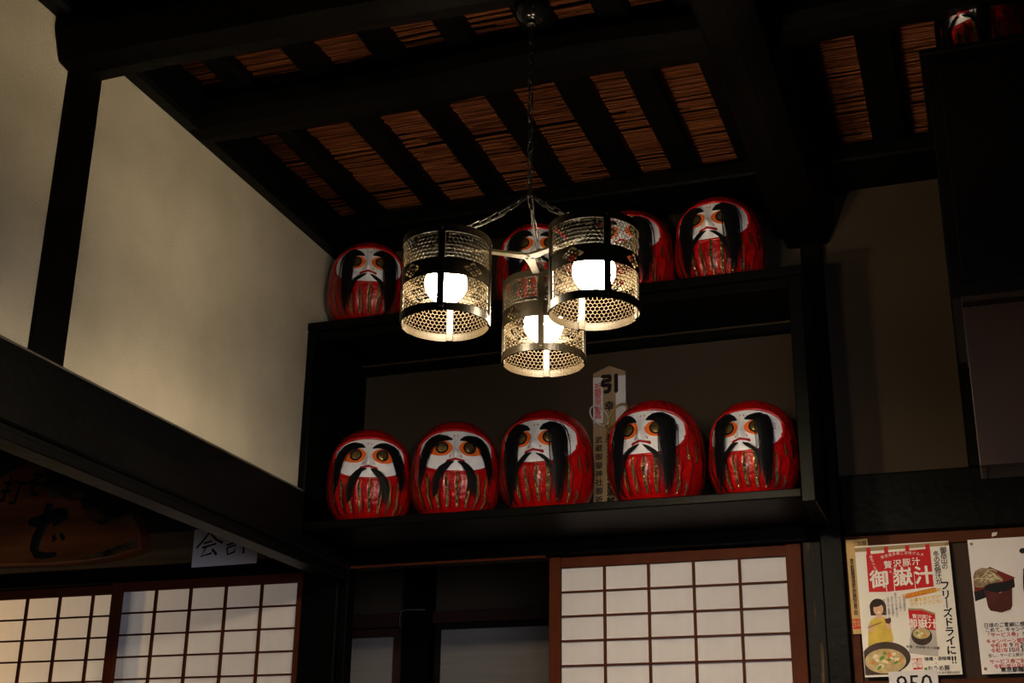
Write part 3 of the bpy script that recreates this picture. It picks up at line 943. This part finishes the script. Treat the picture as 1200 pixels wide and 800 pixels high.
# ------------------------------------------------------------------ wooden signboard and paper sign at far left
K = 4.86 / 4.75
def sp(x, z): return (x * K, 1.15 + (z - 1.15) * K)
outline = [(-4.7, 2.30), (-4.3, 2.275), (-3.985, 2.263), (-3.75, 2.256), (-3.55, 2.258), (-3.40, 2.272), (-3.287, 2.295), (-3.302, 2.36), (-3.335, 2.43), (-3.383, 2.505), (-3.45, 2.498), (-3.52, 2.502), (-3.60, 2.545), (-3.70, 2.585), (-3.80, 2.64), (-3.88, 2.73), (-4.05, 2.655), (-4.3, 2.58), (-4.7, 2.46)]
ol = [sp(*p) for p in outline]
bx, bz = ol[0]
sg = MB().prism([(x - bx, z - bz) for x, z in ol], 0, .085).build('wooden_signboard', 'sign_wood')
sg.location = (bx, 4.86, bz)
bv = sg.modifiers.new('edge', 'BEVEL'); bv.width = .006; bv.segments = 2
tag(sg, 'thick rough wooden signboard with black brush writing under the beam', 'signboard')
def spl(x, z):
    a, c = sp(x, z); return (a - bx, c - bz)
bark = [(-3.80, 2.645), (-3.81, 2.575), (-3.755, 2.54), (-3.69, 2.535), (-3.66, 2.52), (-3.61, 2.518), (-3.585, 2.475), (-3.55, 2.432), (-3.49, 2.405), (-3.42, 2.412), (-3.335, 2.385), (-3.325, 2.41), (-3.338, 2.433), (-3.385, 2.508), (-3.45, 2.501), (-3.52, 2.505), (-3.60, 2.548), (-3.70, 2.588)]
MB().prism([spl(*p) for p in bark], -.010, .06).build('bark_edge', 'sign_bark', sg)
MB().prism([spl(*p) for p in [(-3.60, 2.262), (-3.45, 2.268), (-3.30, 2.296), (-3.312, 2.34), (-3.36, 2.32), (-3.42, 2.30), (-3.50, 2.285)]], -.004, .05).build('charred_edge', 'sign_bark', sg)
text_mesh('lettering', '打', 'ink_black', .125, sg, (spl(-3.975, 0)[0], -.002, spl(0, 2.575)[1]), bold=.02, rot=(math.pi / 2, R(14), 0))
text_mesh('lettering', 'そ', 'ink_black', .125, sg, (spl(-3.855, 0)[0], -.002, spl(0, 2.60)[1]), bold=.025, rot=(math.pi / 2, R(14), 0))
def brush(pts, ws, nm='lettering'):
    b = MB()
    P = [spl(*p) for p in pts]
    n = len(P)
    L, Rr = [], []
    for i in range(n):
        x0, z0 = P[max(i - 1, 0)]; x1, z1 = P[min(i + 1, n - 1)]
        d = math.hypot(x1 - x0, z1 - z0) or 1
        nx, nz = -(z1 - z0) / d, (x1 - x0) / d
        L.append((P[i][0] + nx * ws[i], P[i][1] + nz * ws[i])); Rr.append((P[i][0] - nx * ws[i], P[i][1] - nz * ws[i]))
    vs = []
    for i in range(n):
        vs += [(L[i][0], -.001, L[i][1]), (Rr[i][0], -.001, Rr[i][1]), (Rr[i][0] * .7 + L[i][0] * .3, -.007, Rr[i][1] * .7 + L[i][1] * .3), (L[i][0] * .7 + Rr[i][0] * .3, -.007, L[i][1] * .7 + Rr[i][1] * .3)]
    fs = [(i * 4 + j, i * 4 + (j + 1) % 4, i * 4 + 4 + (j + 1) % 4, i * 4 + 4 + j) for i in range(n - 1) for j in range(4)]
    fs += [(0, 1, 2, 3), ((n - 1) * 4 + 3, (n - 1) * 4 + 2, (n - 1) * 4 + 1, (n - 1) * 4)]
    b.add(vs, fs).build(nm, 'ink_black', sg)
brush([(-3.862, 2.442), (-3.82, 2.437), (-3.77, 2.45), (-3.72, 2.468), (-3.685, 2.462), (-3.675, 2.44)], [.016, .026, .030, .028, .026, .016])
brush([(-3.768, 2.515), (-3.775, 2.47), (-3.79, 2.42), (-3.812, 2.37), (-3.818, 2.325), (-3.80, 2.295), (-3.755, 2.288), (-3.70, 2.292)], [.018, .022, .024, .026, .024, .018, .014, .010])
brush([(-3.70, 2.47), (-3.705, 2.44), (-3.735, 2.415)], [.02, .02, .008])
brush([(-3.728, 2.375), (-3.718, 2.35)], [.008, .012])
brush([(-3.690, 2.378), (-3.672, 2.352)], [.009, .011])

pp = MB().box(-.155, .155, 0, .001, 0, .163).build('paper_sign', 'card_white')
pp.location = (-3.008, YB - .0525, 2.246); pp.rotation_euler = (0, R(-.6), 0)
tag(pp, 'small white paper sign reading cashier on the brown plank', 'sign')
for pts, w in (([(-.010 - .07, .146), (-.11, .11), (-.138, .082)], .0032), ([(-.080, .146), (-.045, .112), (-.012, .096)], .0038), ([(-.105, .099), (-.065, .108)], .0028), ([(-.112, .081), (-.045, .095)], .003), ([(-.09, .085), (-.114, .045), (-.062, .056)], .003), ([(-.062, .073), (-.038, .047)], .004),
               ([(.008, .130), (.045, .140)], .0026), ([(.004, .108), (.052, .120)], .003), ([(.006, .084), (.05, .096)], .003), ([(.010, .073), (.052, .084), (.046, .054), (.013, .045), (.010, .073)], .003), ([(.062, .105), (.125, .115)], .003), ([(.092, .150), (.089, .044)], .0036)):
    b = MB()
    b.tube([(x, -.0003, z) for x, z in pts], w * 1.45, n=6)
    o = b.build('lettering', 'ink_black', pp)
    o.scale = (1, .12, 1)

# ------------------------------------------------------------------ notice board with posters
nb = MB().box(-.472, .700, 4.985, 4.999, 0.9, 2.185).build('notice_board', 'board_dark')
tag(nb, 'reddish brown wooden notice board with posters right of the pillar', 'board')
MB().box(-.472, .700, 4.972, 4.992, 2.180, 2.222, .002).build('top_rail', 'board_wood', nb)
MB().box(-.472, -.440, 4.974, 4.992, 0.9, 2.180, .002).build('side_rail', 'board_wood', nb)
MB().box(-.440, .700, 4.974, 4.992, 1.64, 1.712, .002).build('cross_rail', 'board_wood', nb)
MB().prism([(.032, 2.192), (.048, 2.196), (.052, 2.207), (.034, 2.205)], 4.968, 4.9735).build('torn_tape', 'card_white', nb)

def poly(name, mat, pts, y, parent, th=.0006):
    return MB().prism(pts, y, y + th).build(name, mat, parent)
def ell(cx, cz, rx, rz, n=28, a0=0, a1=2 * math.pi, tilt=0.0):
    out = []
    for i in range(n):
        t = a0 + (a1 - a0) * i / (n if abs(a1 - a0 - 2 * math.pi) < 1e-6 else n - 1)
        ex, ez = rx * math.cos(t), rz * math.sin(t)
        out.append((cx + ex * math.cos(tilt) - ez * math.sin(tilt), cz + ex * math.sin(tilt) + ez * math.cos(tilt)))
    return out

# wooden name strip
ws = MB().box(-.0385, .0385, 0, .008, 0, .335, .001).build('wooden_strip', 'pale_wood')
ws.location = (-.4245, 4.962, 1.873); ws.rotation_euler = (0, R(-.5), 0)
tag(ws, 'narrow pale wooden strip with a red seal behind the left poster', 'plaque')
text_mesh('lettering', '東\n京\n都\n麺\n類\n環\n境\n衛\n生\n同\n業\n組\n合\n員\n之\n証', 'ink_black', .0145, ws, (-.0225, -.001, .165), line=.86, bold=.02)
text_mesh('lettering', '加盟', 'ink_black', .016, ws, (.018, -.001, .318), bold=.01)
poly('red_seal', 'ink_red', [(-.036, .018), (-.010, .018), (-.010, .052), (-.036, .052)], -.0009, ws)
text_mesh('seal_lettering', '組合\n之印', 'pale_wood', .013, ws, (-.023, -.0012, .035), bold=.02)

# soup poster
PW, PH = .322, .458
p1 = MB().box(0, PW, 0, .0012, -PH, 0).build('soup_poster', 'poster_paper')
p1.location = (-.435, 4.957, 2.181); p1.rotation_euler = (0, R(-.3), 0)
tag(p1, 'white poster with red curtain print, soup bowl and smiling woman', 'poster')
def U(u): return u * PW
def V(v): return -v * PH
def T(s, u, v, size, mat='ink_black', bold=.0, line=.95, rot=0.0, y=-.0016, sx=1.0, par=None, nm='lettering'):
    return text_mesh(nm, s, mat, size, par or p1, (U(u), y, V(v)), rot=(math.pi / 2, -rot, 0), bold=bold, line=line, sx=sx)
poly('bamboo_rod', 'print_tan', [(0, V(.045)), (PW, V(.035)), (PW, V(.006)), (0, V(.012))], -.0007, p1)
red = [(.115, .068), (.115, .36), (.30, .365), (.52, .357), (.68, .348), (.80, .343), (.80, .05), (.115, .068)][:-1]
poly('red_curtain', 'print_red', [(U(a), V(c)) for a, c in red], -.0008, p1)
for uu in (.145, .335, .56, .775):
    poly('curtain_tab', 'print_red', [(U(uu - .022), V(.075)), (U(uu + .022), V(.075)), (U(uu + .022), V(.016)), (U(uu - .022), V(.016))], -.0010, p1)
for uu in (.30, .385, .605):
    poly('curtain_slit', 'print_white', [(U(uu), V(.362)), (U(uu + .008), V(.362)), (U(uu + .004), V(.22)), (U(uu + .001), V(.22))], -.0011, p1)
T('御', .235, .275, .066, 'print_white', .025); T('嶽', .485, .266, .068, 'print_white', .02); T('汁', .71, .262, .066, 'print_white', .03)
for i, c in enumerate('贅沢豚汁'):
    T(c, .34 + i * .10, .162 - .005 * i, .029, 'print_white', .015)
for i, c in enumerate('東京奥多摩ご当地グルメ'):
    x = i / 10
    T(c, .29 + .42 * x, .098 - .022 * math.sin(math.pi * x) - .004 * x, .0125, 'print_white', rot=(.5 - x) * .6)
T('身\nも\nこ\nこ\nろ\nも', .19, .15, .0125, 'print_white', rot=.25, line=.9)
T('み', .36, .215, .010, 'print_white'); T('た', .44, .213, .010, 'print_white'); T('け', .52, .211, .010, 'print_white')
T('御\n岳\n山\nの', .935, .135, .0225, bold=.016, line=.86)
T('冬\nの\n名\n物\n汁\nが', .858, .205, .0225, bold=.016, line=.86)
T('フ\nリ\n｜\nズ\nド\nラ\nイ\nに', .915, .585, .034, bold=.03, line=.93)
T('!!', .93, .895, .034, bold=.03, rot=0)
bn = poly('orange_banner', 'print_orange', [(U(.50), V(.425)), (U(.82), V(.385)), (U(.825), V(.355)), (U(.80), V(.35)), (U(.50), V(.388)), (U(.485), V(.41))], -.0009, p1)
T('フリーズドライ化新発売!', .66, .388, .0125, 'print_yellow', .012, rot=.12)
T('お湯を注ぐだけ!', .70, .432, .0150, 'print_yellow', .02, rot=.10)
T('アウトドアにも!', .70, .466, .0150, 'print_yellow', .02, rot=.10)
cols = ['ご当地の素材を', 'たっぷり使い', '具だくさんで食べ応え', 'ある一杯を手軽に', '山頂でもご家庭でも', 'あたたかい味わい']
for i, s in enumerate(cols):
    T('\n'.join(s), .475 - .042 * i, .455 + .008 * i, .0098, 'ink_grey', line=.88)
# printed woman holding a cup
pw = poly('printed_woman', 'print_shirt', [(U(a), V(c)) for a, c in ((.055, .80), (.075, .62), (.11, .575), (.165, .55), (.235, .55), (.285, .575), (.315, .64), (.33, .72), (.315, .755), (.285, .765), (.285, .80))], -.0008, p1)
poly('printed_hair', 'print_hair', [(x, z) for x, z in ell(U(.195), V(.475), U(.088), PH * .062)] , -.0009, pw)
poly('printed_hair', 'print_hair', [(U(.112), V(.54)), (U(.28), V(.54)), (U(.283), V(.47)), (U(.107), V(.47))], -.00095, pw)
poly('printed_skin', 'print_skin', ell(U(.198), V(.495), U(.052), PH * .048), -.0012, pw)
poly('printed_skin', 'print_skin', [(U(.165), V(.565)), (U(.235), V(.565)), (U(.225), V(.535)), (U(.178), V(.535))], -.0011, pw)
poly('printed_hair', 'print_hair', ell(U(.19), V(.455), U(.06), PH * .02, tilt=.25), -.0013, pw)
poly('printed_mouth', 'print_white', ell(U(.20), V(.518), U(.020), PH * .006), -.0014, pw)
poly('printed_skin', 'print_skin', ell(U(.105), V(.635), U(.03), PH * .03), -.0011, pw)
poly('printed_skin', 'print_skin', ell(U(.29), V(.615), U(.026), PH * .032), -.0011, pw)
poly('printed_cup', 'print_cup', [(U(.255), V(.57)), (U(.262), V(.60)), (U(.295), V(.61)), (U(.32), V(.595)), (U(.322), V(.562))], -.0013, pw)
poly('printed_sticks', 'print_hair', [(U(.07), V(.628)), (U(.22), V(.592)), (U(.22), V(.597)), (U(.07), V(.634))], -.0014, pw)
# printed soup packet
pk = poly('printed_packet', 'print_packet', [(U(a), V(c)) for a, c in ((.475, .83), (.515, .67), (.51, .50), (.65, .505), (.785, .545), (.775, .70), (.775, .865), (.62, .85))], -.0008, p1)
poly('packet_red', 'print_red', [(U(a), V(c)) for a, c in ((.512, .64), (.51, .512), (.65, .517), (.783, .556), (.772, .67), (.64, .658))], -.0011, pk)
poly('packet_edge', 'print_tan', [(U(a), V(c)) for a, c in ((.51, .512), (.51, .498), (.65, .503), (.787, .543), (.783, .556), (.65, .517))], -.0011, pk)
T('御嶽汁', .645, .622, .034, 'print_white', .02, rot=-.06, par=pk)
T('贅沢豚汁', .645, .568, .016, 'print_white', .01, rot=-.1, par=pk)
poly('printed_bowl', 'print_bowl', ell(U(.625), V(.71), U(.108), PH * .068), -.0012, pk)
poly('printed_soup', 'print_soup', ell(U(.625), V(.69), U(.090), PH * .040), -.0014, pk)
for (u_, v_, m_) in ((.58, .685, 'print_green'), (.63, .69, 'print_radish'), (.66, .705, 'print_carrot'), (.60, .705, 'print_radish')):
    poly('printed_vegetable', m_, ell(U(u_), V(v_), U(.016), PH * .008, n=10), -.0016, pk)
T('味噌・赤味噌×おうめ豚', .625, .795, .0105, 'ink_black', .01, rot=-.09, par=pk)
# big printed bowl
bw = poly('printed_bowl', 'print_bowl', [(U(.005), V(.985))] + [(U(.005), V(.83))] + ell(U(.235), V(.86), U(.255), PH * .118, n=24, a0=R(155), a1=R(-55)) + [(U(.36), V(.985))], -.0009, p1)
poly('printed_soup', 'print_soup', [(max(x, U(.008)), max(z, V(.982))) for x, z in ell(U(.225), V(.885), U(.215), PH * .092, n=30)], -.0013, bw)
vq = random.Random(5)
for i in range(26):
    t, rr_ = vq.uniform(0, 6.28), math.sqrt(vq.random()) * .85
    cu_, cv_ = .225 + .19 * rr_ * math.cos(t), .888 + .078 * rr_ * math.sin(t)
    m_ = ('print_radish', 'print_carrot', 'print_green', 'print_radish', 'print_soup')[i % 5]
    poly('printed_vegetable', m_, ell(U(cu_), V(cv_), U(vq.uniform(.018, .034)), PH * vq.uniform(.009, .016), n=9, tilt=vq.uniform(-.8, .8)), -.0015 - i * .00002, bw)
sl = poly('red_seal', 'ink_red', [(U(.505), V(.955)), (U(.605), V(.952)), (U(.60), V(.872)), (U(.50), V(.875))], -.0009, p1)
T('絶品\n美味', .553, .914, .017, 'print_white', .03, par=sl, line=.9)
T('味噌・赤味噌', .765, .882, .0145, bold=.015)
T('×', .745, .915, .010)
T('おうめ豚', .765, .952, .0185, bold=.015)
poly('green_mark', 'print_green', ell(U(.635), V(.953), U(.018), PH * .012, n=12), -.0009, p1)
T('販売元 奥多摩観光協会', .84, .985, .0085)
def add_pin(par, x, z):
    o = MB().lathe([(.0055, 0), (.0052, .0015), (.0035, .0035), (.001, .0042)], n=14).build('brass_pin', 'pin_brass', par, True)
    o.rotation_euler = (math.pi / 2, 0, 0); o.location = (x, -.0005, z)
add_pin(p1, U(.975), V(.022))

# noodle poster
p2 = MB().box(0, .42, 0, .0012, -.459, 0).build('noodle_poster', 'poster_white')
p2.location = (-.050, 4.957, 2.182); p2.rotation_euler = (0, R(-.3), 0)
tag(p2, 'white poster with noodle tray and dark cup at right edge', 'poster')
tr_ = poly('printed_tray', 'print_tray', [(.004, -.208), (.006, -.135), (.060, -.100), (.138, -.140), (.138, -.168), (.03, -.196)], -.0008, p2)
poly('tray_side', 'ink_black', [(.004, -.214), (.003, -.180), (.138, -.143), (.137, -.172)], -.0010, tr_)
poly('tray_rim', 'print_tray', [(.004, -.182), (.138, -.142), (.060, -.100), (.068, -.100), (.142, -.139), (.142, -.147), (.004, -.190)][0:2] + [(.142, -.139), (.064, -.098), (.058, -.101), (.128, -.141), (.004, -.176)], -.0011, tr_)
poly('printed_noodles', 'print_noodle', [(.008, -.165), (.006, -.128), (.014, -.110), (.035, -.100), (.062, -.104), (.088, -.126), (.105, -.146), (.07, -.158), (.03, -.168)], -.0014, tr_)
nq = random.Random(8)
for i in range(16):
    cx_, cz_ = nq.uniform(.02, .085), nq.uniform(-.150, -.115)
    b = MB().tube([(cx_ + nq.uniform(.01, .022) * math.cos(t), -.0004 * i / 16, cz_ + .010 * math.sin(t)) for t in [k * .5 for k in range(8)]], .0012, n=4)
    o = b.build('noodle', 'print_radish' if i % 3 else 'print_noodle', tr_); o.location = (0, -.0016, 0); o.scale = (1, .15, 1)
cp_ = poly('printed_cup', 'print_cup', [(.037, -.175)] + [(.043, -.235), (.05, -.248), (.085, -.256), (.115, -.247), (.122, -.235), (.128, -.172), (.085, -.190)], -.0016, p2)
poly('cup_mouth', 'eye_black', ell(.083, -.170, .046, .016), -.0019, cp_)
text_mesh('lettering', 'そ\nば', 'ink_black', .135, p2, (.223, -.0016, -.115), bold=.03, line=.85)
def T2(s, x, z, size, mat='ink_black', bold=.01):
    text_mesh('lettering', s, mat, size, p2, (x, -.0016, z), bold=bold, align='LEFT')
T2('日頃のご愛顧に感謝の気持を込', .022, -.298, .0165)
T2('こめて、キャンペーン期間中に', .024, -.314, .0165)
T2('「サービス券」', .024, -.331, .0165, 'ink_red'); T2('をお渡しいたします', .142, -.331, .0165)
T2('キャンペーン期間', .024, -.352, .0165, 'ink_red')
T2('令和1年', .036, -.367, .0160, 'ink_red'); T2('9', .098, -.366, .021); T2('月', .113, -.367, .0160, 'ink_red'); T2('20', .131, -.366, .021); T2('日', .156, -.367, .0160, 'ink_red')
T2('令和1年', .036, -.383, .0160, 'ink_red'); T2('10', .092, -.382, .021); T2('月', .113, -.383, .0160, 'ink_red'); T2('31', .131, -.382, .021); T2('日', .156, -.383, .0160, 'ink_red')
T2('但し、サービス券がなくなり次第、終了', .026, -.399, .0125, 'ink_grey')
T2('サービス券ご利用可能期間', .028, -.420, .0165, 'ink_red')
T2('令和1年11月30日まで', .040, -.436, .0160, 'ink_red')
T2('東京都麺類生活衛生同業組合', .060, -.4475 + .0, .0185, 'ink_black', .02)
add_pin(p2, .012, -.015); add_pin(p2, .012, -.441)

# price card pinned below the soup poster
pc = MB().box(-.081, .081, 0, .0012, -.10, 0).build('price_card', 'card_white')
pc.location = (-.273, 4.9535, 1.741); pc.rotation_euler = (0, R(-1.5), 0)
tag(pc, 'white handwritten price card overlapping the bottom of the soup poster', 'card')
text_mesh('lettering', '950', 'ink_black', .082, pc, (0, -.0006, -.047), bold=.006, shear=.05)

# ------------------------------------------------------------------ hanging cupboards at right
KC = 3.55 / 4.5
def zc(z): return 1.15 + (z - 1.15) * KC
cb = empty('hanging_cupboard', (.35, 3.85, zc(2.90)))
tag(cb, 'dark wooden cupboard hung near the ceiling at right edge', 'cupboard')
def cpart(nm, mat, x0, x1, y0, y1, z0, z1, bev=.003, par=None, root=None):
    root = root or cb
    l = root.location
    return MB().box(x0 - l.x, x1 - l.x, y0 - l.y, y1 - l.y, z0 - l.z, z1 - l.z, bev).build(nm, mat, par or root)
cpart('carcass', 'cabinet_dark', -.012, .715, 3.56, 4.10, zc(2.915), zc(3.86))
cpart('top_board', 'cabinet_dark', -.028, .715, 3.545, 4.12, zc(3.86), zc(3.885))
cpart('bottom_edge', 'cabinet_wood', .012, .715, 3.548, 4.10, zc(2.893), zc(2.915))
for k in range(2):
    x0 = .02 + k * .33
    dr = cpart('door', 'cabinet_dark', x0, x0 + .315, 3.55, 3.562, zc(2.97), zc(3.82))
    MB().tube([((x0 + (.28 if k == 0 else .035)) - .35, 3.545 - 3.85, .30), ((x0 + (.28 if k == 0 else .035)) - .35, 3.55 - 3.85, .36)], .006, n=8).build('handle', 'cabinet_wood', dr)
lc = empty('lower_cupboard', (.35, 3.85, zc(2.34)))
tag(lc, 'worn reddish brown wooden box below the hanging cupboard at right', 'cupboard')
cpart('front_panel', 'cabinet_wood', .014, .715, 3.585, 3.60, zc(2.335), zc(2.892), .002, root=lc)
cpart('side_panel', 'cabinet_wood', .014, .032, 3.60, 3.72, zc(2.335), zc(2.892), .002, root=lc)
cpart('bottom_panel', 'cabinet_dark', .032, .715, 3.60, 3.72, zc(2.335), zc(2.335) + .015, .002, root=lc)
nl = MB().lathe([(.004, 0), (.003, .002)], n=10).build('nail', 'chain_metal', lc)
nl.rotation_euler = (math.pi / 2, 0, 0); nl.location = (.045 - .35, 3.5845 - 3.85, .43)

daruma((.165, 3.74, zc(3.885)), R(-32), .250, ('B', 5), 'large dark red daruma doll on top of the hanging cupboard at upper right', 'daruma doll on the cupboard')
